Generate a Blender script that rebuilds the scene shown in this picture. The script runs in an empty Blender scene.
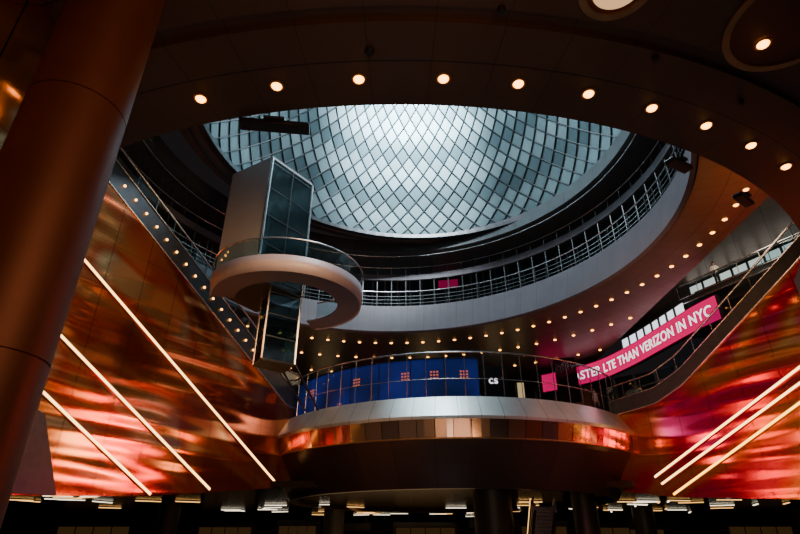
import bpy, bmesh, math, random
from mathutils import Vector, Matrix
random.seed(7)
EYE=1.6
PI=math.pi
scn=bpy.context.scene
COL=scn.collection
# ------------------------------------------------------------------ materials
def newmat(name):
    m=bpy.data.materials.new(name); m.use_nodes=True
    nt=m.node_tree; b=nt.nodes['Principled BSDF']
    return m,nt,b
def N(nt,t,**k):
    n=nt.nodes.new(t)
    for a,v in k.items(): setattr(n,a,v)
    return n
def simple(name,col,rough=.5,metal=0,noise=.15,scale=3,spec=.5):
    m,nt,b=newmat(name)
    tc=N(nt,'ShaderNodeTexCoord'); no=N(nt,'ShaderNodeTexNoise'); no.inputs['Scale'].default_value=scale
    no.inputs['Detail'].default_value=4
    nt.links.new(tc.outputs['Object'],no.inputs['Vector'])
    r=N(nt,'ShaderNodeValToRGB')
    r.color_ramp.elements[0].position=.3; r.color_ramp.elements[1].position=.7
    r.color_ramp.elements[0].color=[c*(1-noise) for c in col[:3]]+[1]
    r.color_ramp.elements[1].color=[min(1,c*(1+noise)) for c in col[:3]]+[1]
    nt.links.new(no.outputs['Fac'],r.inputs['Fac']); nt.links.new(r.outputs['Color'],b.inputs['Base Color'])
    b.inputs['Roughness'].default_value=rough; b.inputs['Metallic'].default_value=metal; b.inputs['Specular IOR Level'].default_value=spec
    return m
def emission(name,col,s):
    m,nt,b=newmat(name); nt.nodes.remove(b)
    e=N(nt,'ShaderNodeEmission'); e.inputs['Color'].default_value=list(col)+[1]; e.inputs['Strength'].default_value=s
    nt.links.new(e.outputs[0],nt.nodes['Material Output'].inputs[0]); return m
def glassmat(name,tint=(.8,.9,.92),gl=.1,rough=.03,fr=.2):
    m,nt,b=newmat(name); nt.nodes.remove(b)
    t=N(nt,'ShaderNodeBsdfTransparent'); t.inputs[0].default_value=list(tint)+[1]
    g=N(nt,'ShaderNodeBsdfGlossy'); g.inputs['Roughness'].default_value=rough
    mx=N(nt,'ShaderNodeMixShader'); lw=N(nt,'ShaderNodeLayerWeight'); lw.inputs[0].default_value=.25
    mm=N(nt,'ShaderNodeMath',operation='MULTIPLY_ADD'); mm.inputs[1].default_value=fr; mm.inputs[2].default_value=gl
    nt.links.new(lw.outputs['Fresnel'],mm.inputs[0]); nt.links.new(mm.outputs[0],mx.inputs[0])
    nt.links.new(t.outputs[0],mx.inputs[1]); nt.links.new(g.outputs[0],mx.inputs[2])
    nt.links.new(mx.outputs[0],nt.nodes['Material Output'].inputs[0]); return m
def line_mask(nt,src,period,width):
    d=N(nt,'ShaderNodeMath',operation='DIVIDE'); d.inputs[1].default_value=period
    f=N(nt,'ShaderNodeMath',operation='FRACT'); l=N(nt,'ShaderNodeMath',operation='LESS_THAN'); l.inputs[1].default_value=width/period
    nt.links.new(src,d.inputs[0]); nt.links.new(d.outputs[0],f.inputs[0]); nt.links.new(f.outputs[0],l.inputs[0]); return l.outputs[0]
def ramp(nt,src,cols,p0,p1):
    r=N(nt,'ShaderNodeValToRGB'); e=r.color_ramp.elements; n=len(cols)
    e[0].position=p0; e[0].color=list(cols[0])+[1]; e[1].position=p1; e[1].color=list(cols[-1])+[1]
    for i in range(1,n-1):
        x=e.new(p0+(p1-p0)*i/(n-1)); x.color=list(cols[i])+[1]
    nt.links.new(src,r.inputs['Fac']); return r.outputs[0]
def copper(name,cols,rough=.14,panel=2.2,rot=29,bump=.42,period=2.4,metal=.93,dist=.25,p0=.36,p1=.64):
    """polished copper sheets with gentle oil-canning, reflection tints put into the base colour; UV = metres along / up"""
    m,nt,b=newmat(name)
    uv=N(nt,'ShaderNodeUVMap'); sx=N(nt,'ShaderNodeSeparateXYZ'); nt.links.new(uv.outputs[0],sx.inputs[0])
    rt=N(nt,'ShaderNodeMapping'); rt.inputs['Rotation'].default_value=(0,0,math.radians(-rot)); nt.links.new(uv.outputs[0],rt.inputs[0])
    mp=N(nt,'ShaderNodeMapping'); mp.inputs['Scale'].default_value=(.13,.32,1); nt.links.new(rt.outputs[0],mp.inputs[0])
    no=N(nt,'ShaderNodeTexNoise'); no.inputs['Scale'].default_value=1.0; no.inputs['Detail'].default_value=0; no.inputs['Distortion'].default_value=.6
    nt.links.new(mp.outputs[0],no.inputs['Vector'])
    base=ramp(nt,no.outputs['Fac'],cols,p0,p1)  # patchy hues in the base colour stand in for reflections
    l1=line_mask(nt,sx.outputs[0],panel,.03); l2=line_mask(nt,sx.outputs[1],period,.015)
    mx=N(nt,'ShaderNodeMath',operation='MAXIMUM'); nt.links.new(l1,mx.inputs[0]); nt.links.new(l2,mx.inputs[1])
    mc=N(nt,'ShaderNodeMix'); mc.data_type='RGBA'; nt.links.new(mx.outputs[0],mc.inputs[0]); nt.links.new(base,mc.inputs[6]); mc.inputs[7].default_value=(.05,.018,.01,1)
    nt.links.new(mc.outputs[2],b.inputs['Base Color'])
    b.inputs['Metallic'].default_value=metal; b.inputs['Roughness'].default_value=rough
    mp2=N(nt,'ShaderNodeMapping'); mp2.inputs['Scale'].default_value=(.17,.85,1); nt.links.new(uv.outputs[0],mp2.inputs[0])
    n2=N(nt,'ShaderNodeTexNoise'); n2.inputs['Scale'].default_value=.8; n2.inputs['Detail'].default_value=0; n2.inputs['Distortion'].default_value=.45
    nt.links.new(mp2.outputs[0],n2.inputs['Vector'])
    wv=N(nt,'ShaderNodeTexWave'); wv.bands_direction='Y'; wv.inputs['Scale'].default_value=.30; wv.inputs['Distortion'].default_value=2.5; wv.inputs['Detail'].default_value=0; wv.inputs['Detail Scale'].default_value=.5
    nt.links.new(uv.outputs[0],wv.inputs['Vector'])
    ad=N(nt,'ShaderNodeMath',operation='MULTIPLY_ADD'); ad.inputs[1].default_value=.22; nt.links.new(wv.outputs['Fac'],ad.inputs[0]); nt.links.new(n2.outputs['Fac'],ad.inputs[2])
    bp=N(nt,'ShaderNodeBump'); bp.inputs['Strength'].default_value=bump; bp.inputs['Distance'].default_value=dist
    nt.links.new(ad.outputs[0],bp.inputs['Height']); nt.links.new(bp.outputs['Normal'],b.inputs['Normal'])
    return m
def cells(name,cols,w=.9,h=9,rough=.2,metal=.8):
    m,nt,b=newmat(name)
    uv=N(nt,'ShaderNodeUVMap'); sx=N(nt,'ShaderNodeSeparateXYZ'); nt.links.new(uv.outputs[0],sx.inputs[0])
    d=N(nt,'ShaderNodeMath',operation='DIVIDE'); d.inputs[1].default_value=w; nt.links.new(sx.outputs[0],d.inputs[0])
    fl=N(nt,'ShaderNodeMath',operation='FLOOR'); nt.links.new(d.outputs[0],fl.inputs[0])
    wn=N(nt,'ShaderNodeTexWhiteNoise'); wn.noise_dimensions='1D'; nt.links.new(fl.outputs[0],wn.inputs['W'])
    c=ramp(nt,wn.outputs['Value'],cols,0,1)
    l1=line_mask(nt,sx.outputs[0],w,.04); l2=line_mask(nt,sx.outputs[1],h,.03)
    mx=N(nt,'ShaderNodeMath',operation='MAXIMUM'); nt.links.new(l1,mx.inputs[0]); nt.links.new(l2,mx.inputs[1])
    mc=N(nt,'ShaderNodeMix'); mc.data_type='RGBA'; nt.links.new(mx.outputs[0],mc.inputs[0]); nt.links.new(c,mc.inputs[6]); mc.inputs[7].default_value=(.02,.008,.005,1)
    nt.links.new(mc.outputs[2],b.inputs['Base Color']); b.inputs['Metallic'].default_value=metal; b.inputs['Roughness'].default_value=rough
    return m
def ringpanel(name,col,nseg,rough=.4,metal=.3,rings=2.0,w=.012,line=(.01,.01,.01)):
    m,nt,b=newmat(name)
    tc=N(nt,'ShaderNodeTexCoord'); s=N(nt,'ShaderNodeSeparateXYZ'); nt.links.new(tc.outputs['Object'],s.inputs[0])
    at=N(nt,'ShaderNodeMath',operation='ARCTAN2'); nt.links.new(s.outputs[1],at.inputs[0]); nt.links.new(s.outputs[0],at.inputs[1])
    l1=line_mask(nt,at.outputs[0],2*PI/nseg,2*PI/nseg*w)
    le=N(nt,'ShaderNodeVectorMath',operation='LENGTH'); cb=N(nt,'ShaderNodeCombineXYZ')
    nt.links.new(s.outputs[0],cb.inputs[0]); nt.links.new(s.outputs[1],cb.inputs[1]); nt.links.new(cb.outputs[0],le.inputs[0])
    l2=line_mask(nt,le.outputs['Value'],rings,.03)
    mx=N(nt,'ShaderNodeMath',operation='MAXIMUM'); nt.links.new(l1,mx.inputs[0]); nt.links.new(l2,mx.inputs[1])
    no=N(nt,'ShaderNodeTexNoise'); no.inputs['Scale'].default_value=.6; nt.links.new(tc.outputs['Object'],no.inputs['Vector'])
    r=N(nt,'ShaderNodeValToRGB'); r.color_ramp.elements[0].color=[c*.75 for c in col]+[1]; r.color_ramp.elements[1].color=[c*1.25 for c in col]+[1]
    nt.links.new(no.outputs['Fac'],r.inputs[0])
    mc=N(nt,'ShaderNodeMix'); mc.data_type='RGBA'; nt.links.new(mx.outputs[0],mc.inputs[0]); nt.links.new(r.outputs[0],mc.inputs[6]); mc.inputs[7].default_value=list(line)+[1]
    nt.links.new(mc.outputs[2],b.inputs['Base Color']); b.inputs['Roughness'].default_value=rough; b.inputs['Metallic'].default_value=metal
    return m
M={}
M['ceil']=ringpanel('dark_bronze_ceiling_panels',(.085,.045,.027),90,rough=.45,metal=.4,rings=2.1,w=.010)
M['ceil2']=ringpanel('brown_soffit_panels',(.14,.105,.08),120,rough=.35,metal=.35,rings=1.6,w=.02)
M['lower']=simple('brown_black_ceiling',(.028,.019,.013),.2,.5)
M['dark']=simple('dark_wall',(.02,.017,.015),.5,.1)
M['fascia']=ringpanel('mauve_grey_fascia',(.115,.088,.103),72,rough=.5,metal=.1,rings=50,w=.015,line=(.04,.035,.04))
M['ring3']=ringpanel('grey_ring',(.07,.075,.08),60,rough=.5,metal=.2,rings=50,w=.02)
M['galwall']=ringpanel('gallery_glazing',(.035,.05,.055),110,rough=.2,metal=.3,rings=50,w=.14,line=(.22,.25,.27))
M['steel']=simple('brushed_steel',(.50,.47,.47),.25,.9)
M['darksteel']=simple('dark_steel',(.07,.07,.075),.35,.7)
M['cable']=simple('dark_cable',(.03,.035,.04),.5,.3)
M['black']=simple('black_metal',(.012,.012,.013),.4,.3)
M['matte']=simple('matte_black',(.008,.008,.009),.9,0,spec=.05)
M['glass']=glassmat('clear_glass',gl=.03,fr=.15)
M['glassb']=glassmat('anti_reflective_glass',(.86,.90,.92),gl=.008,fr=.01)
M['tealglass']=glassmat('teal_glass',(.42,.55,.57),.10,.08,.22)
M['copL']=copper('copper_cladding_orange',[(.45,.07,.02),(.80,.26,.07),(.75,.12,.04),(.90,.46,.20)])
M['copR']=copper('copper_cladding_red_glow',[(.90,.03,.16),(.85,.12,.05),(.92,.38,.09),(.88,.04,.14)],rot=24)  # pink and red glow mixed into the copper's base colours
M['copBand']=cells('copper_band',[(.15,.06,.035),(.40,.34,.31),(.42,.18,.07),(.40,.09,.12),(.70,.42,.20),(.22,.19,.18)],w=1.1,metal=.9,rough=.15)
M['bowl']=cells('dark_bowl_cladding',[(.03,.015,.012),(.055,.027,.02),(.04,.02,.016)],w=2.6,rough=.3,metal=.6)
M['column']=simple('bronze_column',(.125,.040,.021),.5,.5,noise=.10,scale=1.2)
M['white']=simple('pale_panel',(.32,.25,.28),.45,.0,noise=.05)
M['lip']=ringpanel('silver_lip',(.60,.58,.56),70,rough=.3,metal=.75,rings=60,w=.02,line=(.1,.1,.1))
M['tower']=simple('grey_tower_panel',(.46,.43,.435),.5,.05,noise=.06,scale=.5)
M['warm']=emission('warm_lamp',(1,.36,.04),12)
M['warm2']=emission('warm_lamp_small',(1,.40,.07),9)
M['trim']=simple('lamp_trim',(.35,.18,.08),.3,.8)
M['strip']=emission('warm_white_strip',(1,.56,.18),7)
M['stripY']=emission('yellow_strip',(1,.46,.04),7)
M['dash']=emission('linear_lamp',(1,.85,.62),3)
M['dashY']=emission('linear_lamp_amber',(1,.50,.14),2.5)
M['pink']=emission('magenta_screen',(1,.0,.15),.85)
M['pinkdim']=emission('magenta_display_dim',(.8,.01,.16),.22)
M['text']=emission('white_letters',(1,.90,.93),1.8)
M['day']=emission('daylight_pane',(.85,.93,1),1.8)
M['daywarm']=emission('street_daylight_pane',(1,.93,.82),1.0)
M['shop']=emission('shop_glow',(1,.50,.16),.03)
M['shopup']=emission('street_shop_glow',(1,.68,.32),.7)
M['floor']=simple('terrazzo_floor',(.16,.15,.14),.25,0,noise=.25,scale=30)
M['greypan']=simple('grey_blue_panel',(.05,.05,.06),.4,.4)
M['amberlens']=emission('amber_lens',(1,.55,.25),1.0)
def bluescreen():
    m,nt,b=newmat('blue_screen')
    tc=N(nt,'ShaderNodeTexCoord'); no=N(nt,'ShaderNodeTexNoise'); no.inputs['Scale'].default_value=.35; nt.links.new(tc.outputs['Object'],no.inputs['Vector'])
    r=N(nt,'ShaderNodeValToRGB'); e=r.color_ramp.elements; e[0].position=.35; e[0].color=(.003,.007,.04,1); e[1].position=.68; e[1].color=(.008,.016,.15,1)
    nt.links.new(no.outputs['Fac'],r.inputs[0]); nt.links.new(r.outputs[0],b.inputs['Emission Color']); b.inputs['Emission Strength'].default_value=.95
    b.inputs['Base Color'].default_value=(.01,.012,.04,1); b.inputs['Roughness'].default_value=.6; b.inputs['Specular IOR Level'].default_value=.1
    return m
M['blue']=bluescreen()
M['orange']=emission('orange_mark',(1,.22,.10),.7)
def domepanel():
    m,nt,b=newmat('dome_panel')
    at=N(nt,'ShaderNodeAttribute'); at.attribute_name='tone'
    r=N(nt,'ShaderNodeValToRGB'); r.color_ramp.elements[0].color=(.055,.10,.115,1); r.color_ramp.elements[1].color=(.33,.45,.48,1)
    nt.links.new(at.outputs['Fac'],r.inputs[0]); nt.links.new(r.outputs[0],b.inputs['Base Color'])
    b.inputs['Roughness'].default_value=.5; b.inputs['Metallic'].default_value=.3
    return m
M['dome']=domepanel()
# ------------------------------------------------------------------ helpers
def mk(name,verts,faces,mat,parent=None,smooth=False,loc=None,uvs=None):
    me=bpy.data.meshes.new(name); me.from_pydata([tuple(v) for v in verts],[],faces); me.update()
    mats=mat if isinstance(mat,(list,tuple)) else [mat]
    for q in mats: me.materials.append(q)
    if smooth:
        for p in me.polygons: p.use_smooth=True
    if uvs:
        ul=me.uv_layers.new(name='UVMap')
        for l in me.loops: ul.data[l.index].uv=uvs[l.vertex_index]
    ob=bpy.data.objects.new(name,me); COL.objects.link(ob)
    if loc: ob.location=loc
    if parent: ob.parent=parent
    return ob
def empty(name,loc,label,cat,group=None):
    e=bpy.data.objects.new(name,None); e.empty_display_size=.3; e.location=loc; COL.objects.link(e)
    top(e,label,cat,group); return e
def top(o,label,cat,group=None,kind=None):
    o['label']=label; o['category']=cat
    if group:o['group']=group
    if kind:o['kind']=kind
    return o
def struct(o,label,cat):
    return top(o,label,cat,kind='structure')
def attach(ch,par):
    ch.parent=par; ch.matrix_parent_inverse=Matrix.Translation(par.location).inverted()
def lathe(name,prof,mat,c=(0,0),a0=0,a1=360,seg=120,parent=None,closed=True,smooth=False,uv=False,rfun=None):
    full=abs(a1-a0)>=359.9; n=seg if full else seg+1
    V=[];F=[];U=[]; k=len(prof)
    L=[0]
    for i in range(1,k): L.append(L[-1]+math.dist(prof[i],prof[i-1]))
    for i in range(n):
        a=math.radians(a0+(a1-a0)*i/seg)
        for j,(r,z) in enumerate(prof):
            rr=rfun(r,a) if rfun else r
            V.append((rr*math.cos(a),rr*math.sin(a),z)); U.append((a*prof[0][0],L[j]))
    for i in range(seg):
        i2=(i+1)%n
        for j in range(k if closed else k-1):
            j2=(j+1)%k
            F.append((i*k+j,i2*k+j,i2*k+j2,i*k+j2))
    if closed and not full:
        F.append(tuple(range(k))); F.append(tuple((n-1)*k+j for j in reversed(range(k))))
    o=mk(name,V,F,mat,smooth=smooth,uvs=U if uv else None,loc=(c[0],c[1],EYE))
    if parent: attach(o,parent)
    return o
def tubemesh(paths,r,sides=6,closed=False):
    V=[];F=[]
    for path in paths:
        P=[Vector(p) for p in path]; n=len(P); base=len(V)
        for i,p in enumerate(P):
            if closed: t=P[(i+1)%n]-P[i-1]
            else: t=P[min(i+1,n-1)]-P[max(i-1,0)]
            t.normalize(); up=Vector((0,0,1)) if abs(t.z)<.95 else Vector((0,1,0))
            s=t.cross(up).normalized(); u=s.cross(t)
            for k in range(sides):
                a=2*PI*k/sides+PI/4
                V.append(p+s*r*math.cos(a)+u*r*math.sin(a))
        m=n if closed else n-1
        for i in range(m):
            for k in range(sides):
                a=base+i*sides+k; b=base+i*sides+(k+1)%sides
                c=base+((i+1)%n)*sides+(k+1)%sides; d=base+((i+1)%n)*sides+k
                F.append((a,b,c,d))
        if not closed:
            F.append(tuple(base+k for k in reversed(range(sides)))); F.append(tuple(base+(n-1)*sides+k for k in range(sides)))
    return V,F
def tube(name,paths,r,mat,parent=None,sides=6,closed=False):
    V,F=tubemesh(paths,r,sides,closed); o=mk(name,V,F,mat,smooth=sides>4)
    if parent: attach(o,parent)
    return o
PM={}
def posts(name,pts,h,r,mat,parent):
    key=(name,round(h,3),r,mat.name)
    if key not in PM:
        V,F=tubemesh([[(0,0,0),(0,0,h)]],r,6); me=bpy.data.meshes.new(name); me.from_pydata([tuple(v) for v in V],[],F); me.materials.append(mat); PM[key]=me
    for p in pts:
        o=bpy.data.objects.new(name,PM[key]); o.location=p; COL.objects.link(o); attach(o,parent)
def boxvf(c,s,rz=0):
    V=[];ca,sa=math.cos(rz),math.sin(rz)
    for x in(-.5,.5):
        for y in(-.5,.5):
            for z in(-.5,.5):
                X,Y=x*s[0],y*s[1]; V.append((c[0]+X*ca-Y*sa,c[1]+X*sa+Y*ca,c[2]+z*s[2]))
    F=[(0,1,3,2),(4,6,7,5),(0,4,5,1),(2,3,7,6),(0,2,6,4),(1,5,7,3)]
    return V,F
def box(name,c,s,mat,rz=0,parent=None,bevel=0):
    V,F=boxvf(c,s,rz); o=mk(name,V,F,mat)
    if bevel:
        b=o.modifiers.new('bevel','BEVEL'); b.width=bevel; b.segments=2
    if parent: attach(o,parent)
    return o
def merge(parts):
    V=[];F=[]
    for v,f in parts:
        b=len(V); V+=list(v); F+=[tuple(i+b for i in q) for q in f]
    return V,F
def Z(z): return z+EYE
def prism(name,pts,za,zb,mat,parent=None):
    n=len(pts); V=[(x,y,Z(za)) for x,y in pts]+[(x,y,Z(zb)) for x,y in pts]
    F=[tuple(reversed(range(n))),tuple(range(n,2*n))]+[(i,(i+1)%n,n+(i+1)%n,n+i) for i in range(n)]
    o=mk(name,V,F,mat)
    if parent: attach(o,parent)
    return o
# ------------------------------------------------------------------ camera
cam=bpy.data.cameras.new('camera'); cam.lens=24; cam.sensor_width=36; cam.clip_end=400
co=bpy.data.objects.new('camera',cam); COL.objects.link(co); co.location=(0,0,EYE)
co.rotation_euler=(math.radians(90+27.7),0,0); scn.camera=co
w=bpy.data.worlds.new('world'); scn.world=w; w.use_nodes=True
w.node_tree.nodes['Background'].inputs[0].default_value=(.5,.4,.45,1); w.node_tree.nodes['Background'].inputs[1].default_value=.02
C=(0.0,23.8)
# ------------------------------------------------------------------ structure
f=box('floor',(0,38,-.15),(130,110,.3),M['floor']); struct(f,'polished terrazzo concourse floor','floor')
o=box('wall_back',(0,92,7),(130,.5,14),M['dark']); struct(o,'dark end wall of the lower concourse','wall')
R0=15.7
o=lathe('ceiling',[(R0,8.0),(17.65,8.0),(17.65,8.12),(17.95,8.12),(17.95,8.0),(45,8.0),(45,9.0),(R0+.5,9.0),(R0,8.6)],M['ceil'],C,-157,-24,seg=110)
struct(o,'dark bronze panelled ceiling with a large round opening','ceiling')
LZ=3.5
o=box('ceiling.001',(0,64.8,Z(LZ+.2)),(130,53.6,.4),M['lower']); struct(o,'low dark ceiling of the deeper concourse','ceiling')
o=lathe('wall_far',[(22,3.9),(22,8.0),(34,8.0),(34,8.24),(21.8,8.24),(21.8,3.9)],M['bowl'],C,45,140,seg=60,uv=True); struct(o,'dark copper edge of the street level floor slab','wall')
o=lathe('wall_street',[(34,8.3),(34,14.5),(34.4,14.5),(34.4,8.3)],M['galwall'],C,20,160,seg=80); struct(o,'dark glazed street level shopfront wall','wall')
def rf(r,a):
    c=math.cos(a)
    if r>17.5 and c>0.01: return min(r,18.0/c)
    return r
C2=(-.7,23.8)
A0,A1=-168,166
o=lathe('ceiling.002',[(14.6,14.5),(17.4,14.55),(24,14.55),(34.5,14.55),(34.5,14.9),(14.9,14.9)],M['ceil2'],C2,A0,A1,seg=150,rfun=rf)
struct(o,'brown ring soffit around the atrium with downlights','ceiling')
# ------------------------------------------------------------------ gallery rings
g=empty('ring_balcony',(C2[0],C2[1],Z(14.9)),'mauve grey curved balcony fascia ringing the atrium','balcony')
lathe('fascia',[(14.3,14.5),(14.5,14.4),(15.0,16.7),(14.85,16.8)],M['fascia'],C2,A0,A1,seg=140,parent=g,smooth=False)
lathe('deck',[(15.0,16.3),(19.2,16.3),(19.2,16.6),(15.0,16.6)],M['ring3'],C2,A0,A1,seg=96,parent=g)
def circ(r,z,c,n=120,a0=0,a1=360):
    return [(c[0]+r*math.cos(math.radians(a0+(a1-a0)*i/n)),c[1]+r*math.sin(math.radians(a0+(a1-a0)*i/n)),Z(z)) for i in range(n if a1-a0>=359 else n+1)]
tube('handrail',[circ(15.0,18.1,C2,120,A0,A1)],.05,M['steel'],g)
for z in(17.1,17.4,17.7): tube('rail',[circ(15.0,z,C2,120,A0,A1)],.02,M['steel'],g,sides=4)
posts('railing_post',[(C2[0]+15*math.cos(math.radians(A0+3.5*i)),C2[1]+15*math.sin(math.radians(A0+3.5*i)),Z(16.6)) for i in range(96)],1.5,.03,M['darksteel'],g)
o=lathe('wall_gallery',[(19.2,16.65),(19.2,21.15),(19.5,21.15),(19.5,16.65)],M['galwall'],C2,seg=110); struct(o,'dark glazed gallery wall with slim mullions','wall')
g3=empty('upper_ring',(C2[0],C2[1],Z(21.3)),'dark grey upper ring carrying the glazed dome','ring beam')
lathe('ring_beam',[(14.0,21.2),(19.6,21.2),(19.6,21.9),(14.1,22.3)],M['ring3'],C2,seg=110,parent=g3)
lathe('ring_cornice',[(12.95,21.9),(14.3,22.2),(14.3,22.6),(12.95,22.3)],M['fascia'],(1.0,23.8),seg=110,parent=g3)
lathe('middle_beam',[(15.5,19.4),(15.7,19.4),(15.7,19.9),(15.5,19.9)],M['fascia'],C2,seg=110,parent=g3)
tube('handrail',[circ(15.45,20.5,C2)],.04,M['steel'],g3,closed=True)
tube('handrail',[circ(14.2,20.9,C2)],.04,M['steel'],g3,closed=True)
posts('strut',[(C2[0]+15.6*math.cos(2*PI*i/84),C2[1]+15.6*math.sin(2*PI*i/84),Z(16.6)) for i in range(84)],4.6,.05,M['steel'],g3)
# ------------------------------------------------------------------ dome
DC=(1.3,23.8)
dome=empty('dome',(DC[0],DC[1],Z(22)),'glazed cable net dome with diamond panels lit by daylight','dome')
NS=60; NR=20
def dprof(t): return 12.9-6.8*(t**1.25), 22+13.5*t
def dnode(j,k,off=0):
    t=j/NR; r,z=dprof(t); a=2*PI*(k+.5*(j%2))/NS
    return (DC[0]+(r+off)*math.cos(a),DC[1]+(r+off)*math.sin(a),Z(z))
paths=[]
for j in range(NR):
    for k in range(NS):
        nb=[k,k-1] if j%2==0 else [k,k+1]
        for q in nb: paths.append([dnode(j,k),dnode(j+1,q)])
tube('cable_net',paths,.05,M['cable'],dome,sides=4)
V=[];F=[];tones=[]
for j in range(-1,NR):
    for k in range(NS):
        if j>=0 and j+1>NR: continue
        o_=.04
        L=dnode(j+1,k-1 if (j%2==0) else k,o_); Rr=dnode(j+1,k if (j%2==0) else k+1,o_)
        if j==-1:
            pts=[dnode(0,k,o_),dnode(0,k+1,o_),dnode(1,k,o_)]
        elif j+2<=NR:
            pts=[dnode(j,k,o_),Rr,dnode(j+2,k,o_),L]
        else: pts=[dnode(j,k,o_),Rr,L]
        ctr=Vector((0,0,0))
        for p in pts: ctr+=Vector(p)
        ctr/=len(pts)
        ax=Vector((random.uniform(-1,1),random.uniform(-1,1),random.uniform(-1,1))).normalized()
        Rm=Matrix.Rotation(math.radians(random.uniform(-1,1)),3,ax)
        base=len(V)
        for p in pts: V.append(ctr+Rm@((Vector(p)-ctr)*1.0))
        F.append(tuple(range(base,base+len(pts)))); tones.append(min(1,max(0,.48+.36*math.sin(j*1.35)+random.uniform(-.1,.1))))  # row bands of light and shade put into the panel tone
o=mk('dome_panels',V,F,M['dome']); attach(o,dome)
at=o.data.attributes.new('tone','FLOAT','FACE')
for i,t in enumerate(tones): at.data[i].value=t
rt,zt=dprof(1)
lathe('skylight_frame',[(rt-.2,35.4),(rt+.5,35.4),(rt+.5,35.9),(rt-.2,35.9)],M['steel'],DC,seg=60,parent=dome)
rr,zz=dprof(0)
lathe('base_ring',[(rr-.12,21.85),(rr+.3,21.85),(rr+.3,22.15),(rr-.12,22.15)],M['darksteel'],DC,seg=110,parent=dome)
lathe('outer_shell',[(rr+.9,21.9),(rt+.9,36),(rt+1.0,36),(rr+1.0,21.9)],M['darksteel'],DC,seg=60,parent=dome)
def area(name,loc,size,power,col,target=None,shape='DISK',spread=180):
    l=bpy.data.lights.new(name,'AREA'); l.shape=shape; l.size=size; l.energy=power; l.color=col; l.spread=math.radians(spread)
    ob=bpy.data.objects.new(name,l); ob.location=loc; COL.objects.link(ob)
    if target:
        d=Vector(target)-Vector(loc); ob.rotation_euler=d.to_track_quat('-Z','Y').to_euler()
    return ob
area('skylight_daylight',(DC[0],DC[1]+.8,Z(34.2)),7.5,4600,(.72,.90,1),(DC[0],DC[1]+2,0))
area('skylight_daylight_sun',(DC[0]-.5,DC[1]-1.0,Z(33.8)),3.0,6500,(.76,.92,1),(DC[0]-1.0,DC[1]+9.5,Z(31.0)),spread=70)
# ------------------------------------------------------------------ downlights
def lampmesh(name,r,mat,bulge=.035):
    V=[];F=[];MI=[]; n=20
    rings=[(r*1.5,0),(r*1.45,-.02),(r*1.1,-.022),(r,-.012)]
    for (q,z) in rings:
        for i in range(n):
            a=2*PI*i/n; V.append((q*math.cos(a),q*math.sin(a),z))
    for k in range(3):
        for i in range(n):
            F.append((k*n+i,k*n+(i+1)%n,(k+1)*n+(i+1)%n,(k+1)*n+i)); MI.append(0)
    b=len(V)
    prof=[(r,-.012),(r*.85,-.012-bulge*.6),(r*.5,-.012-bulge)]
    for (q,z) in prof:
        for i in range(n):
            a=2*PI*i/n; V.append((q*math.cos(a),q*math.sin(a),z))
    for k in range(2):
        for i in range(n):
            F.append((b+k*n+i,b+k*n+(i+1)%n,b+(k+1)*n+(i+1)%n,b+(k+1)*n+i)); MI.append(1)
    F.append(tuple(b+2*n+i for i in reversed(range(n)))); MI.append(1)
    me=bpy.data.meshes.new(name); me.from_pydata(V,[],F); me.materials.append(M['trim']); me.materials.append(mat)
    for p,mi in zip(me.polygons,MI): p.material_index=mi
    return me
LM=lampmesh('downlight',.10,M['warm'],.05); LM2=lampmesh('downlight_small',.12,M['warm2'],.05)
def lamp(x,y,z,me,label,group):
    ob=bpy.data.objects.new('downlight',me); ob.location=(x,y,Z(z)); COL.objects.link(ob); top(ob,label,'ceiling light',group)
for k in range(-3,10):
    a=math.radians(-90+2.4+(5.7 if k<0 else 5.15)*k); lamp(C[0]+.15+16.4*math.cos(a),C[1]+16.4*math.sin(a),8.0,LM,'round warm recessed downlight in dark bronze ceiling','downlights around the ceiling opening')
for i in range(84):
    a=2*PI*i/84; dd=math.degrees(a)
    if dd>166 and dd<325: continue
    lamp(C2[0]+17*math.cos(a),C2[1]+17*math.sin(a),14.53,LM2,'small warm downlight in the ring soffit','downlights around the atrium ring')
for R_,n_ in((20.8,84),(25.5,84)):
    for i in range(n_):
        d=360*i/n_
        if d>160 or d<8: continue
        a=math.radians(d)
        x=C2[0]+R_*math.cos(a)
        if x>16.8: continue
        lamp(x,C2[1]+R_*math.sin(a),14.53,LM2,'small warm downlight deep under the soffit','downlights deeper under the soffit')
def recess(x,y,r,label):
    e=empty('ceiling_fixture',(x,y,Z(8)),label,'ceiling fixture')
    lathe('rim',[(r-.06,7.95),(r+.06,7.95),(r+.06,8.02),(r-.06,8.02)],M['trim'],(x,y),seg=48,parent=e)
    lathe('plate',[(.02,7.99),(r-.06,7.99),(r-.06,8.01),(.02,8.01)],M['column'],(x,y),seg=48,parent=e)
    return e
recess(6.75,6.1,1.05,'large round bronze ceiling disc with an inset downlight')
lamp(6.5,6.6,7.98,LM,'round warm downlight set in a ceiling disc','downlights in ceiling discs')
e=recess(3.5,5.5,.55,'round glowing recessed ceiling fixture')
lathe('lens',[(.02,7.96),(.40,7.96),(.40,7.985),(.02,7.985)],M['amberlens'],(3.5,5.5),seg=40,parent=e)
for (x,y,r) in((-.55,6.75,.09),(1.7,5.9,.07),(4.7,6.9,.06),(6.9,8.0,.05)):
    o=lathe('smoke_detector',[(.005,7.90),(r*.7,7.90),(r,7.96),(r,8.0),(.005,8.0)],M['black'],(x,y),seg=20); top(o,'small dark round detector on the bronze ceiling','detector','ceiling detectors')
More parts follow.
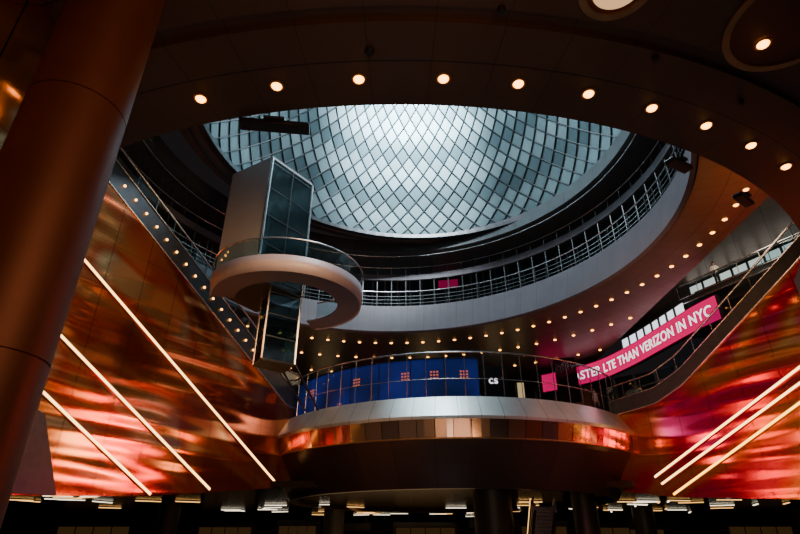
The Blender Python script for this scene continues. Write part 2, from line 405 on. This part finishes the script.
for (x,y,s,rz) in((-2.65,8.6,(1.45,.3,.12),.12),(6.5,9.9,(.7,.25,.13),.5),(8.8,11.3,(.7,.25,.13),.65)):
    e=empty('projector_bar',(x,y,Z(7.9)),'black box floodlight fixed at the edge of the ceiling opening','light fixture','edge floodlights')
    box('housing',(x,y,Z(7.88)),s,M['black'],rz,e,bevel=.03)
    box('bracket',(x,y-.05,Z(7.95)),(s[0]*.3,.3,.06),M['darksteel'],rz,e)
# ------------------------------------------------------------------ escalators
def interp(prof,s):
    if s<=prof[0][0]: return prof[0][1]
    for (a,za),(b,zb) in zip(prof,prof[1:]):
        if s<=b: return za+(zb-za)*(s-a)/(b-a)
    return prof[-1][1]
def escalator(label,P,u,nb,deck,clad_drop,bottom,s0,s1,width,mat,strips=(),stripmats=(),bandmat=None,railh=1.05,name='escalator',cat='escalator'):
    e=empty(name,(P[0]+nb[0]*width/2,P[1]+nb[1]*width/2,Z(deck[0][1])),label,cat)
    def pt(s,z,off=0): return (P[0]+u[0]*s+nb[0]*off,P[1]+u[1]*s+nb[1]*off,Z(z))
    S=[s0+(s1-s0)*i/48 for i in range(49)]
    def strip(nm,top_,bot,off,th,mt):
        V=[];U=[];F=[]
        for s in S:
            a,b=bot(s),top_(s)
            V+= [pt(s,a,off),pt(s,b,off),pt(s,b,off+th),pt(s,a,off+th)]; U+=[(s,a),(s,b),(s,b),(s,a)]
        for i in range(48):
            q=i*4
            for k in range(4): F.append((q+k,q+(k+1)%4,q+4+(k+1)%4,q+4+k))
        F.append((0,1,2,3)); F.append((195,194,193,192))
        o=mk(nm,V,F,mt,uvs=U); attach(o,e); return o
    D=lambda s:interp(deck,s)
    if bottom:
        strip('cladding',lambda s:D(s)-clad_drop,lambda s:interp(bottom,s),0,.15,mat)
    strip('side_band',lambda s:D(s)+.05,lambda s:D(s)-clad_drop+.0,.06,.2,bandmat or M['darksteel'])
    strip('side_band',lambda s:D(s)+.05,lambda s:D(s)-.5,width-.2,.15,bandmat or M['darksteel'])
    for off in(.12,width-.12):
        strip('glass_balustrade',lambda s:D(s)+railh-.04,lambda s:D(s)+.06,off,.02,M['glass'])
        tube('handrail',[[pt(s,D(s)+railh,off) for s in S]],.065,M['steel'],e)
        ps=[]; s=s0
        while s<s1: ps.append(pt(s,D(s)+.05,off)); s+=1.5
        posts('balustrade_post',ps,railh-.05,.022,M['steel'],e)
    tube('trim_rail',[[pt(s,D(s)-clad_drop+.03,-.03) for s in S]],.05,M['steel'],e)
    tube('trim_rail',[[pt(s,D(s)+.05,.03) for s in S]],.04,M['steel'],e)
    V=[];F=[]; n=int((s1-s0)/.4)
    for i in range(n):
        a=s0+i*.4; z=D(a+.2); b=len(V)
        for (ss,zz) in((a,z-.35),(a,z),(a+.4,z),(a+.4,z-.35)):
            V.append(pt(ss,zz,.25)); V.append(pt(ss,zz,width-.25))
        for k in range(4):
            k2=(k+1)%4; F.append((b+2*k,b+2*k+1,b+2*k2+1,b+2*k2))
    o=mk('steps',V,F,M['darksteel']); attach(o,e)
    for (sa,za,sb,zb),mt in zip(strips,stripmats):
        A=pt(sa,za,-.06);B=pt(sb,zb,-.06)
        tube('light_strip',[[A,B]],.075,mt,e,sides=4)
        A=pt(sa,za,-.0);B=pt(sb,zb,-.0); tube('light_channel',[[A,B]],.12,M['trim'],e,sides=4)
    return e,pt,D
LU=(-.46,-.887); LN=(-.887,.46)
escL,ptL,DL=escalator('copper-clad escalator with glass balustrade and glowing strips',(-8.3,38.6),LU,LN,[(-1.5,10.6),(-.3,10.6),(22,22.0)],1.6,[(-1.5,3.6),(0,3.5),(6,2.8),(10,2.3),(16.5,1.9),(22,1.8)],-1.5,22,2.6,M['copL'],
  strips=[(20,14.6,.1,3.75),(20,10.55,6,2.95),(20,7.9,10,2.4)],stripmats=[M['strip']]*3)
for i in range(17):
    s=2.2+.85*i; a=ptL(s,DL(s)-.75,.0); b_=ptL(s,DL(s)-.75,-.05)
    tube('reflection_dot',[[a,b_]],.07,M['warm2'],escL,sides=8)  # glowing dots added on the band to imitate reflected ceiling lights
RU=(.45,-.893); RN=(.893,.45)
escR,ptR,DR=escalator('red copper-clad escalator with glass balustrade and light strips',(16.5,36.0),RU,RN,[(-3.2,9.25),(.8,9.35),(3,10.05),(13,15.6),(15,15.7)],1.0,[(-3.2,3.3),(.7,2.7),(8.5,2.05),(16,1.5)],-3.2,15,2.2,M['copR'],
  strips=[(14,10.05,-.4,3.95),(14,9.35,0,3.5),(14,8.6,.7,2.85)],stripmats=[M['strip'],M['strip'],M['stripY']])
escR2,ptR2,DR2=escalator('upper landing walkway with glass balustrade and steel handrail',(21.3,32.2),RU,RN,[(-3,15.6),(12,15.6)],.4,None,-3,12,2.2,M['copR'],name='walkway',cat='walkway')
escL2,ptL2,DL2=escalator('second escalator flight with glass balustrade beside the copper wall',(-10.9,39.9),LU,LN,[(-1.5,11.5),(0,11.8),(20,22.4)],.6,None,-1.5,20,1.6,M['copL'])
escD,ptD,DD=escalator('distant escalator with lit yellow balustrades in the lower concourse',(9.3,41),(.10,.995),(.995,-.10),[(0,2.6),(7.5,-1.5)],.3,None,0,7.5,1.7,M['copL'],strips=[(0,3.0,7.5,-1.1)],stripmats=[M['dashY']],railh=.5)
q=[(19,1.9),(14.9,2.0),(16.4,5.2),(19,6.3)]
V=[ptL(s,z,-.12) for s,z in q]+[ptL(s,z,-.02) for s,z in q]
o=mk('service_panel',V,[(0,1,2,3),(7,6,5,4),(0,4,5,1),(1,5,6,2),(2,6,7,3),(3,7,4,0)],M['greypan']); top(o,'grey blue metal service panel under the copper wall','panel')
# ------------------------------------------------------------------ bronze column & wall
COLS=[]
def column(x,y,r,z0,z1,mat,label,seams=()):
    COLS.append((x,y,r))
    e=empty('column',(x,y,z0),label,'column')
    prof=[(.01,z0-EYE),(r,z0-EYE)]
    for s in seams: prof+=[(r,s-EYE-.012),(r-.02,s-EYE-.01),(r-.02,s-EYE+.01),(r,s-EYE+.012)]
    prof+=[(r,z1-EYE),(.01,z1-EYE)]
    lathe('shaft',prof,mat,(x,y),seg=160,parent=e,smooth=False)
    lathe('base_collar',[(r-.01,z0-EYE),(r+.05,z0-EYE),(r+.05,z0-EYE+.2),(r-.01,z0-EYE+.2)],M['trim'],(x,y),seg=48,parent=e)
column(-4.0,4.97,.545,0,9.6,M['column'],'massive round bronze column rising to the ceiling',(3.2,6.35))
column(6.6,41.5,1.35,0,Z(LZ),M['dark'],'thick dark round column under the low ceiling')
column(13.9,44,.9,0,Z(LZ),M['dark'],'dark round column under the low ceiling')
column(-6.5,58,1.0,0,Z(LZ),M['dark'],'dark round column under the low ceiling')
column(-22,56,1.0,0,Z(LZ),M['dark'],'dark round column under the low ceiling')
column(24,58,1.0,0,Z(LZ),M['dark'],'dark round column under the low ceiling')
column(16.6,47.4,1.15,Z(8.3),Z(14.5),M['column'],'dark round bronze column on the street level')
V=[(-6,-2,0),(-6,7.6,0),(-6,7.6,9.6),(-6,-2,9.6),(-6.2,-2,0),(-6.2,7.6,0),(-6.2,7.6,9.6),(-6.2,-2,9.6)]
o=mk('wall_left',V,[(0,1,2,3),(7,6,5,4),(0,4,5,1),(1,5,6,2),(2,6,7,3),(3,7,4,0)],M['copL'],uvs=[(v[1]+12,v[2]) for v in V]); struct(o,'orange polished copper wall beside the bronze column','wall')
# ------------------------------------------------------------------ bowl balcony
BC=(4.1,47.1); DR_=1.9
b=empty('bowl_balcony',(BC[0],BC[1],Z(3.1)),'round balcony with silver lip, copper band and dark bowl underside','balcony')
def pr(l): return [(r+DR_,z) for r,z in l]
lathe('lip',pr([(12.3,8.25),(12.5,8.2),(13.5,6.85),(13.35,6.7),(12.5,6.8)]),M['lip'],BC,seg=180,parent=b,smooth=False)
lathe('copper_band',pr([(13.25,6.75),(12.95,5.65),(12.5,5.65),(12.5,6.75)]),M['copBand'],BC,seg=140,parent=b,uv=True)
lathe('underside',pr([(12.9,5.65),(12.75,5.4),(11.9,4.3),(10.9,3.1),(10.5,3.1),(12.3,5.65)]),M['bowl'],BC,seg=140,parent=b,uv=True)
lathe('deck',[(.05,8.0),(14.3,8.0),(14.3,8.24),(.05,8.24)],M['floor'],BC,seg=96,parent=b)
tube('edge_rail',[circ(15.25,6.78,BC)],.06,M['steel'],b,closed=True)
tube('lower_rail',[circ(14.88,5.65,BC)],.05,M['trim'],b,closed=True)
gb=empty('glass_barrier',(BC[0],BC[1],Z(8.25)),'tall curved clear glass barrier with steel handrail and posts','railing')
lathe('glass_panels',[(14.1,8.3),(14.1,11.1),(14.12,11.1),(14.12,8.3)],M['glassb'],BC,-160,-20,seg=70,parent=gb)
tube('handrail',[circ(14.1,11.15,BC,90,-160,-20)],.055,M['steel'],gb)
tube('mid_rail',[circ(14.1,9.4,BC,90,-160,-20)],.025,M['steel'],gb)
posts('post',[(BC[0]+14.1*math.cos(math.radians(-160+i*5)),BC[1]+14.1*math.sin(math.radians(-160+i*5)),Z(8.24)) for i in range(29)],2.9,.028,M['steel'],gb)
ds=empty('curved_display',(BC[0],BC[1],Z(8.25)),'curved dark blue video display wall with small orange marks','screen')
lathe('screen',[(13.6,8.3),(13.6,10.85),(13.4,10.85),(13.4,8.3)],M['blue'],BC,-160,-86,seg=60,parent=ds)
lathe('frame',[(13.65,10.85),(13.65,10.95),(13.35,10.95),(13.35,10.85)],M['black'],BC,-160,-86,seg=60,parent=ds)
posts('screen_joint',[(BC[0]+13.63*math.cos(math.radians(-160+i*74/8)),BC[1]+13.63*math.sin(math.radians(-160+i*74/8)),Z(8.3)) for i in range(9)],2.55,.03,M['black'],ds)
for k,ang in enumerate((-140,-121,-106,-98,-90)):
    a=math.radians(ang); x=BC[0]+13.64*math.cos(a); y=BC[1]+13.64*math.sin(a)
    parts=[]
    for dz in(0,.2,.4):
        for dx in(-.2,0,.2):
            parts.append(boxvf((x-dx*math.sin(a),y+dx*math.cos(a),Z(9.6+dz)),(.13,.02,.11),a+PI/2))
    V,F=merge(parts); o=mk('display_mark',V,F,M['orange']); attach(o,ds)
def textmesh(body,size,bold=.012):
    cu=bpy.data.curves.new('t','FONT'); cu.body=body; cu.size=size; cu.extrude=.01; cu.offset=bold; cu.space_character=1.06
    ob=bpy.data.objects.new('t',cu); COL.objects.link(ob); bpy.context.view_layer.update()
    dg=bpy.context.evaluated_depsgraph_get(); me=bpy.data.meshes.new_from_object(ob.evaluated_get(dg))
    bpy.data.objects.remove(ob); return me
# magenta ribbon screen
RP=[(13.0,48.0),(15.0,46.1),(16.8,43.6),(17.9,40.0),(18.5,36.4),(19.15,32.4),(19.7,30.4)]
def cr(P,n=12):
    out=[]
    for i in range(len(P)-1):
        p0=Vector(P[max(i-1,0)]);p1=Vector(P[i]);p2=Vector(P[i+1]);p3=Vector(P[min(i+2,len(P)-1)])
        for k in range(n):
            t=k/n; out.append(.5*((2*p1)+(p2-p0)*t+(2*p0-5*p1+4*p2-p3)*t*t+(3*p1-p0-3*p2+p3)*t**3))
    out.append(Vector(P[-1])); return out
RC=cr(RP); RL=[0]
for i in range(1,len(RC)): RL.append(RL[-1]+(RC[i]-RC[i-1]).length)
TOT=RL[-1]
def rib(s,off):
    s=max(0,min(TOT-1e-4,s))
    for i in range(len(RL)-1):
        if RL[i+1]>=s: break
    t=(RC[i+1]-RC[i]).normalized(); p=RC[i]+t*(s-RL[i]); n=Vector((t.y,-t.x))
    if n.x>0: n=-n
    return p+n*off
Z0,Z1=12.4,13.95
rs=empty('ribbon_screen',(RC[30].x,RC[30].y,Z(12.2)),'long curved magenta LED ribbon screen with white lettering','screen')
def ribband(nm,za,zb,o0,o1,mat,par):
    V=[];F=[]; n=60
    for i in range(n+1):
        s=TOT*i/n; a=rib(s,o0); c=rib(s,o1)
        V+=[(a.x,a.y,Z(za)),(a.x,a.y,Z(zb)),(c.x,c.y,Z(zb)),(c.x,c.y,Z(za))]
    for i in range(n):
        for k in range(4): F.append((i*4+k,i*4+(k+1)%4,i*4+4+(k+1)%4,i*4+4+k))
    F.append((0,1,2,3)); F.append((n*4+3,n*4+2,n*4+1,n*4))
    o=mk(nm,V,F,mat)
    if par: attach(o,par)
    return o
ribband('screen_face',Z0,Z1,0,.05,M['pink'],rs)
ribband('housing',Z0-.06,Z1+.06,-.3,-.01,M['black'],rs)
tm=textmesh('FASTER LTE THAN VERIZON IN NYC',1.0,.014)
xs=[v.co.x for v in tm.vertices]; x0,x1=min(xs),max(xs); sc=(TOT-2.75-.45)/(x1-x0)
for v in tm.vertices:
    p=rib(2.75+(v.co.x-x0)*sc,.07+v.co.z); v.co=Vector((p.x,p.y,Z(Z0+.42+v.co.y)))
tm.materials.clear(); tm.materials.append(M['text'])
o=bpy.data.objects.new('lettering',tm); COL.objects.link(o); attach(o,rs)
def windowband(nm,pts,za,zb,mat,label,mull=.9):
    e=empty(nm,(pts[0][0],pts[0][1],Z(za)),label,'window'); e['kind']='structure'
    V=[];F=[]
    for i,(x,y) in enumerate(pts): V+=[(x,y,Z(za)),(x,y,Z(zb))]
    for i in range(len(pts)-1): F.append((2*i,2*i+2,2*i+3,2*i+1))
    o=mk('panes',V,F,mat); attach(o,e)
    ps=[]
    for a,c in zip(pts,pts[1:]):
        L=math.dist(a,c); n=max(1,int(L/mull))
        for k in range(n):
            t=k/n; x=a[0]+(c[0]-a[0])*t; y=a[1]+(c[1]-a[1])*t; ps.append((x-.06,y-.03,Z(za)))
    posts('mullion',ps,zb-za,.09,M['darksteel'],e)
    for z in(za,(za+zb)/2,zb): tube('transom',[[(x-.06,y-.03,Z(z)) for x,y in pts]],.05,M['darksteel'],e,sides=4)
    return e
windowband('window_1',[(rib(TOT*k/10,-1.0).x,rib(TOT*k/10,-1.0).y) for k in range(4,9)],13.6,15.2,M['day'],'daylit clerestory glazing above the ribbon screen',mull=.7)
windowband('window_2',[(22.9,38.2),(26.6,30.6),(30,23)],16.6,18.2,M['daywarm'],'bright street window beyond the upper landing',mull=1.1)
o=box('ceiling.003',(27,29,Z(18.45)),(19.3,42,.3),M['ceil2']); struct(o,'brown ceiling over the upper landing','ceiling')
o=box('wall_inner',(17.38,27,Z(16.6)),(.12,36,3.4),M['ceil2']); struct(o,'brown side face between gallery and landing','wall')
o=box('wall_right',(37,30,Z(10)),(.4,50,17),M['dark']); struct(o,'dark outer side wall','wall')
for i in range(9):
    lamp(20.2+.3*math.sin(i),14+2.6*i,18.28,LM2,'small warm downlight over the upper landing','downlights over the upper landing')
k=empty('display_totem',(12.3,38.6,Z(8.25)),'tall black freestanding display panel on the balcony','screen')
box('panel',(12.3,38.6,Z(10.9)),(1.55,.2,3.3),M['matte'],-.25,k,bevel=.03)
box('stand',(12.3,38.6,Z(8.8)),(.8,.15,1.1),M['matte'],-.25,k)
sg=empty('shop_sign',(6.3,34.7,Z(8.25)),'dark sign board with small white letters behind the glass barrier','sign')
tm=textmesh('cs',.75)
for v in tm.vertices: v.co=Vector((5.85+v.co.x,34.7-v.co.z,Z(9.55)+v.co.y))
tm.materials.clear(); tm.materials.append(M['text']); o=bpy.data.objects.new('lettering',tm); COL.objects.link(o); attach(o,sg)
box('board',(6.3,34.85,Z(9.5)),(1.7,.12,2.5),M['matte'],0,sg)
for (x,y,wd,ht,mt) in((9.2,50,1.2,2.5,'shopup'),(11.6,49.5,.9,2.2,'shopup'),(-3,57,3,1.2,'pinkdim'),(-13,53,2,1.6,'shopup'),(7.4,46,.7,2,'pinkdim'),(9.6,42,.5,2.4,'shopup'),(3,56.5,2.4,2.6,'shopup'),(-8,55.5,2,2.6,'shopup')):
    e=empty('shop_window',(x,y,Z(8.3)),'glowing shop window on the street level','window','street level shop windows')
    box('pane',(x,y,Z(10.4)),(wd,.1,ht),M[mt],0,e); box('frame',(x,y+.12,Z(10.0)),(wd+.3,.1,ht+.8),M['black'],0,e)
e=empty('gallery_display',(4.2,41.9,Z(16.6)),'small magenta display behind the gallery railing','screen')
box('panel',(4.2,41.9,Z(20.3)),(1.7,.1,.8),M['pinkdim'],-.2,e); box('frame',(4.2,42.0,Z(20.3)),(1.9,.12,1.0),M['black'],-.2,e)
box('stand',(4.2,42.0,Z(18.2)),(.2,.1,3.1),M['black'],-.2,e)
# ------------------------------------------------------------------ elevator tower
T=[(-7.75,25.7),(-5.75,28.5),(-8.9,30.6),(-10.7,27.5)]
tw=empty('elevator_tower',(-8.3,28.0,Z(8.3)),'square elevator shaft with grey panel side and gridded glass side','elevator')
def quadwall(nm,a,c,za,zb,mat,par,th=.08):
    d=Vector((c[0]-a[0],c[1]-a[1])).normalized(); n=Vector((-d.y,d.x))*th
    V=[]
    for (x,y) in((a[0],a[1]),(c[0],c[1]),(c[0]+n.x,c[1]+n.y),(a[0]+n.x,a[1]+n.y)):
        V+=[(x,y,Z(za)),(x,y,Z(zb))]
    F=[(0,2,3,1),(2,4,5,3),(4,6,7,5),(6,0,1,7),(0,6,4,2),(1,3,5,7)]
    o=mk(nm,V,F,mat); attach(o,par); return o
TB,TM,TT=8.9,13.0,21.0
quadwall('wall_panel',T[3],T[0],TM,TT,M['tower'],tw)
quadwall('glass_wall',T[0],T[1],TM,TT,M['tealglass'],tw)
quadwall('glass_wall',T[1],T[2],TM,TT,M['tealglass'],tw)
quadwall('back_panel',T[2],T[3],TM,TT,M['tower'],tw)
posts('corner_post',[(p[0],p[1],Z(TM)) for p in T[:3]],TT-TM,.08,M['steel'],tw)
prism('floor_plate',T,TM-.12,TM,M['black'],tw)
for i in range(5):
    z=TM+.3+1.85*i; tube('glass_frame',[[(T[0][0],T[0][1],Z(z)),(T[1][0],T[1][1],Z(z)),(T[2][0],T[2][1],Z(z))]],.04,M['darksteel'],tw,sides=4)
posts('glass_mullion',[(T[0][0]*.5+T[1][0]*.5,T[0][1]*.5+T[1][1]*.5,Z(TM))],TT-TM,.04,M['darksteel'],tw)
prism('roof',T,TT,TT+.15,M['tower'],tw)
B=[(-7.35,27.3),(-5.8,28.5),(-6.7,29.9),(-8.1,28.6)]
for i in range(4): quadwall('lower_glass_wall',B[i],B[(i+1)%4],TB,TM-.12,M['tealglass'],tw,.05)
posts('lower_corner_post',[(p[0],p[1],Z(TB)) for p in B],TM-.12-TB,.06,M['steel'],tw)
for i in range(4):
    z=TB+1.3*i; tube('lower_frame',[[(p[0],p[1],Z(z)) for p in B]],.035,M['darksteel'],tw,sides=4,closed=True)
prism('pit_plate',B,TB-.1,TB,M['black'],tw)
for q in (B[1],B[2]): tube('tie_beam',[[(q[0],q[1],Z(TB)),(q[0]+.3,36.2,Z(8.15))]],.07,M['black'],tw,sides=4)
LC=(-6.75,29.2)
ld=empty('curved_landing',(LC[0],LC[1],Z(12.4)),'pale curved walkway wrapping the elevator shaft with thin railing','landing')
lathe('fascia_band',[(4.3,12.85),(4.4,12.8),(4.5,13.75),(4.4,13.75)],M['white'],LC,-165,76,seg=90,parent=ld,smooth=True)
lathe('deck',[(3.0,12.85),(4.35,12.85),(4.35,12.98),(3.0,12.98)],M['fascia'],LC,-165,76,seg=80,parent=ld)
tube('handrail',[circ(4.45,14.8,LC,60,-165,76)],.045,M['steel'],ld)
lathe('glass_balustrade',[(4.44,13.75),(4.44,14.75),(4.46,14.75),(4.46,13.75)],M['glass'],LC,-165,76,seg=60,parent=ld)
# ------------------------------------------------------------------ lower concourse lamps
random.seed(11)
mesh_cache=[]
for mt in('dash','dashY'):
    V1,F1=boxvf((0,0,-.03),(2.0,.14,.05)); V2,F2=boxvf((0,0,.03),(2.2,.24,.07))
    V,F=merge([(V2,F2),(V1,F1)]); me=bpy.data.meshes.new('linear_light'); me.from_pydata(V,[],F); me.materials.append(M['black']); me.materials.append(M[mt])
    for i,p in enumerate(me.polygons): p.material_index=0 if i<6 else 1
    mesh_cache.append(me)
clusters=[(-27,43,5,12,10),(-24,50,7,24,10),(-9,54,6,28,12),(2,58,8,30,12),(17,50,6,26,12),(22,43,5,18,11),(29,50,5,26,10)]
for (cx,cy,sx_,sy_,n) in clusters:
    for i in range(n):
        X,Y=cx+random.uniform(-sx_,sx_),cy+random.uniform(-.1,1)*sy_*.6; rot=random.choice((0,0,.2,.5,-.4,1.2)); mi=0 if random.random()<.5 else 1
        if any(math.hypot(X-a,Y-b_)<r+1.5 for a,b_,r in COLS) or Y<39.6: continue
        ob=bpy.data.objects.new('linear_light',mesh_cache[mi])
        ob.location=(X,Y,Z(LZ-.07)); ob.rotation_euler=(0,0,rot)
        COL.objects.link(ob); top(ob,'slim linear lamp on the low dark ceiling','ceiling light','linear lamps of the lower concourse')
for (x,y) in((-6,70),(9.5,60),(28,66)):
    e=empty('hanging_sign',(x,y,Z(LZ)),'dark hanging sign board in the lower concourse','sign','hanging signs')
    box('board',(x,y,Z(2.1)),(5,.15,.8),M['black'],0,e); box('rod',(x-2,y,Z(3.0)),(.06,.06,1.0),M['darksteel'],0,e); box('rod',(x+2,y,Z(3.0)),(.06,.06,1.0),M['darksteel'],0,e)
for (x,y,wd) in((-34,66,8),(-20,68,6),(-11,64,4),(3,70,7),(16,66,5),(27,70,8),(40,66,7)):
    e=empty('kiosk_front',(x,y,0),'dim amber shop front in the lower concourse','shop','lower concourse shop fronts')
    box('body',(x,y+.6,2.1),(wd+.6,1,4.2),M['dark'],0,e); box('glowing_pane',(x,y,2.3),(wd,.1,2.6),M['shop'],0,e)
    box('header',(x,y-.02,4.0),(wd+.2,.3,.4),M['black'],0,e)
    posts('mullion',[(x-wd/2+i*wd/4,y-.1,1.0) for i in range(5)],2.6,.06,M['darksteel'],e)
# ------------------------------------------------------------------ people
SK=simple('skin',(.45,.27,.19),.5); LIP=simple('lips',(.3,.1,.08))
def skin(name,verts,edges,radii,mat,parent,root=0,sub=1):
    me=bpy.data.meshes.new(name); me.from_pydata(verts,edges,[]); me.materials.append(mat)
    ob=bpy.data.objects.new(name,me); COL.objects.link(ob)
    ob.modifiers.new('skin','SKIN')
    for i,r in enumerate(radii):
        me.skin_vertices[0].data[i].radius=(r if isinstance(r,tuple) else (r,r)); me.skin_vertices[0].data[i].use_root=(i==root)
    s=ob.modifiers.new('sub','SUBSURF'); s.levels=sub; s.render_levels=sub
    ob.parent=parent; return ob
def person(x,y,z,rz,top_c,bot_c,hair_c,label,armup=False,stride=.15):
    e=empty('person',(x,y,z),label,'person'); e.rotation_euler=(0,0,rz)
    def arm(sd,up):
        sh=(.19*sd,0,1.42)
        if up: el=(.25*sd,-.08,1.16); wr=(.24*sd,-.30,1.10); h=(.24*sd,-.37,1.10); d=(0,-1,0)
        else: el=(.25*sd,.03,1.13); wr=(.26*sd,-.03,.88); h=(.26*sd,-.05,.80); d=(0,-.15,-1)
        return sh,el,wr,h,d
    V=[(0,0,.95),(0,0,1.12),(0,0,1.32),(0,0,1.45),(0,-.01,1.53),(0,-.02,1.63),(0,-.02,1.74)]
    E=[(0,1),(1,2),(2,3),(3,4),(4,5),(5,6)]; R=[(.15,.11),(.14,.10),(.17,.11),(.10,.08),.055,(.075,.09),(.06,.075)]
    for sd in(-1,1):
        b=len(V); st=stride*sd
        V+=[(.09*sd,-.0,.88),(.10*sd,-st*.6,.50),(.10*sd,-st+.05,.09),(.10*sd,-st-.12,.04)]
        E+=[(0,b),(b,b+1),(b+1,b+2),(b+2,b+3)]; R+=[.09,.06,.042,.035]
        sh,el,wr,h,d=arm(sd,armup and sd==1); b=len(V)
        V+=[sh,el,wr,h]; E+=[(3,b),(b,b+1),(b+1,b+2),(b+2,b+3)]; R+=[.055,.042,.028,(.035,.018)]
        for f in range(5):
            b2=len(V); o=(f-1.5)*.02
            if f==4:
                p1=(h[0]-.035*sd,h[1]-.01,h[2]+d[2]*.01); p2=(p1[0]-.01*sd,p1[1]+d[1]*.04-.01,p1[2]+d[2]*.04)
            else:
                ln=(.06,.07,.075,.06)[f]; oo=(o,0) if abs(d[1])>.5 else (0,o)
                p1=(h[0]+oo[0],h[1]+oo[1]+d[1]*.04,h[2]+d[2]*.04); p2=(p1[0]-.012*sd,p1[1]+d[1]*ln,p1[2]+d[2]*ln-.008)
            V+=[p1,p2]; E+=[(b+3,b2),(b2,b2+1)]; R+=[.009,.008]
    skin('body',V,E,R,SK,e)
    V=[(0,0,.93),(0,0,1.12),(0,0,1.32),(0,0,1.46)];E=[(0,1),(1,2),(2,3)];R=[(.17,.13),(.16,.12),(.19,.13),(.11,.09)]
    for sd in(-1,1):
        sh,el,wr,h,d=arm(sd,armup and sd==1); b=len(V); V+=[sh,el]; E+=[(3,b),(b,b+1)]; R+=[.07,.056]
    skin('shirt',V,E,R,top_c,e)
    V=[(0,0,.97),(0,0,.90)];E=[(0,1)];R=[(.165,.12),(.155,.12)]
    for sd in(-1,1):
        st=stride*sd;b=len(V); V+=[(.09*sd,0,.80),(.10*sd,-st*.6,.50),(.10*sd,-st+.05,.10)];E+=[(1,b),(b,b+1),(b+1,b+2)];R+=[.10,.075,.062]
    skin('trousers',V,E,R,bot_c,e)
    for sd in(-1,1):
        st=stride*sd; skin('shoe',[(.10*sd,-st+.07,.05),(.10*sd,-st-.06,.045),(.10*sd,-st-.17,.035)],[(0,1),(1,2)],[.045,.048,.035],M['black'],e)
    skin('hair',[(0,.03,1.66),(0,.01,1.76),(0,-.05,1.80)],[(0,1),(1,2)],[.085,.088,.06],hair_c,e)
    skin('nose',[(0,-.10,1.68),(0,-.125,1.655)],[(0,1)],[.012,.014],SK,e)
    for sd in(-1,1):
        skin('eye',[(.032*sd,-.098,1.69),(.032*sd,-.104,1.69)],[(0,1)],[.01,.008],M['black'],e)
        skin('ear',[(.078*sd,-.01,1.69),(.082*sd,-.0,1.65)],[(0,1)],[.016,.012],SK,e)
    skin('mouth',[(-.02,-.105,1.615),(.02,-.105,1.615)],[(0,1)],[.006,.006],LIP,e)
    return e
whitec=simple('white_cloth',(.88,.86,.82),.8); navy=simple('dark_cloth',(.03,.03,.04),.8); greyc=simple('grey_cloth',(.35,.33,.35),.8)
hairm=simple('dark_hair',(.02,.013,.01),.6)
p=ptR2(-.1,15.62,.35); person(p[0],p[1],p[2],-.5,whitec,navy,hairm,'person in a white shirt standing on the upper landing',armup=True)
p=ptL(.2,DL(.2)+.02,.6); person(p[0],p[1],p[2],-.5,navy,navy,hairm,'person in dark clothes at the foot of the escalator',armup=True,stride=.1)
p=ptL(2.6,DL(2.6)+.02,.6); person(p[0],p[1],p[2],-.4,greyc,navy,hairm,'person in a grey top riding the escalator',stride=.1)
p=(14.0,38.2,Z(8.25)); person(p[0],p[1],p[2],.6,greyc,navy,hairm,'person in grey walking beside the escalator foot')
# ------------------------------------------------------------------ unseen fill lamps added to brighten walls, bowl, ceilings and landing
def fill_lamp(name,loc,size,power,col,target,spread=180): return area(name,loc,size,power,col,target,spread=spread)
fill_lamp('wall_fill_left',(-3.0,20,Z(13.0)),5,540,(1,.62,.30),(-14,29,Z(8)),120)  # added fills, this and the next, to brighten the left copper wall
fill_lamp('wall_fill_left_far',(1,27,Z(5.5)),4,280,(1,.50,.22),(-9.5,37,Z(6)),120)
fill_lamp('pink_fill_left_low',(-7,24,Z(1.5)),2,70,(1,.05,.25),(-13.2,29,Z(3.2)),110)  # unseen pink fill added for magenta patches low on the wall
fill_lamp('wall_fill_right',(8,20,Z(11)),5,560,(1,.52,.26),(20,31,Z(7)),90)  # added fills, this and the next, for the right copper wall
fill_lamp('wall_fill_right_far',(6,26,Z(5.0)),4,300,(1,.18,.30),(17,35,Z(5)),90)
fill_lamp('yellow_fill_right_low',(14.5,24,Z(1.5)),2,200,(1,.55,.08),(20,29,Z(3.6)),110)  # unseen yellow fill added for the golden spill near the strips
fill_lamp('bowl_fill',(4,20,Z(0)),6,230,(1,.66,.42),(4,33,Z(6.5)),120)  # fill added to brighten the copper band of the bowl
fill_lamp('street_fill',(2,48,Z(14.2)),12,520,(1,.62,.36),(2,48,0))  # broad fill added to lift the street level
fill_lamp('concourse_fill',(1,1,Z(4.0)),5,200,(1,.50,.25),(-3,5,Z(7)))  # unseen fill added to bring out the near bronze column
fill_lamp('lower_fill',(0,52,Z(-1)),16,600,(1,.60,.28),(0,52,Z(8)))  # upward fill added to lighten the low concourse ceiling
fill_lamp('landing_fill',(21.5,28.5,Z(18.1)),3,260,(1,.78,.58),(22,31,0))  # fill added so the figure on the landing shows
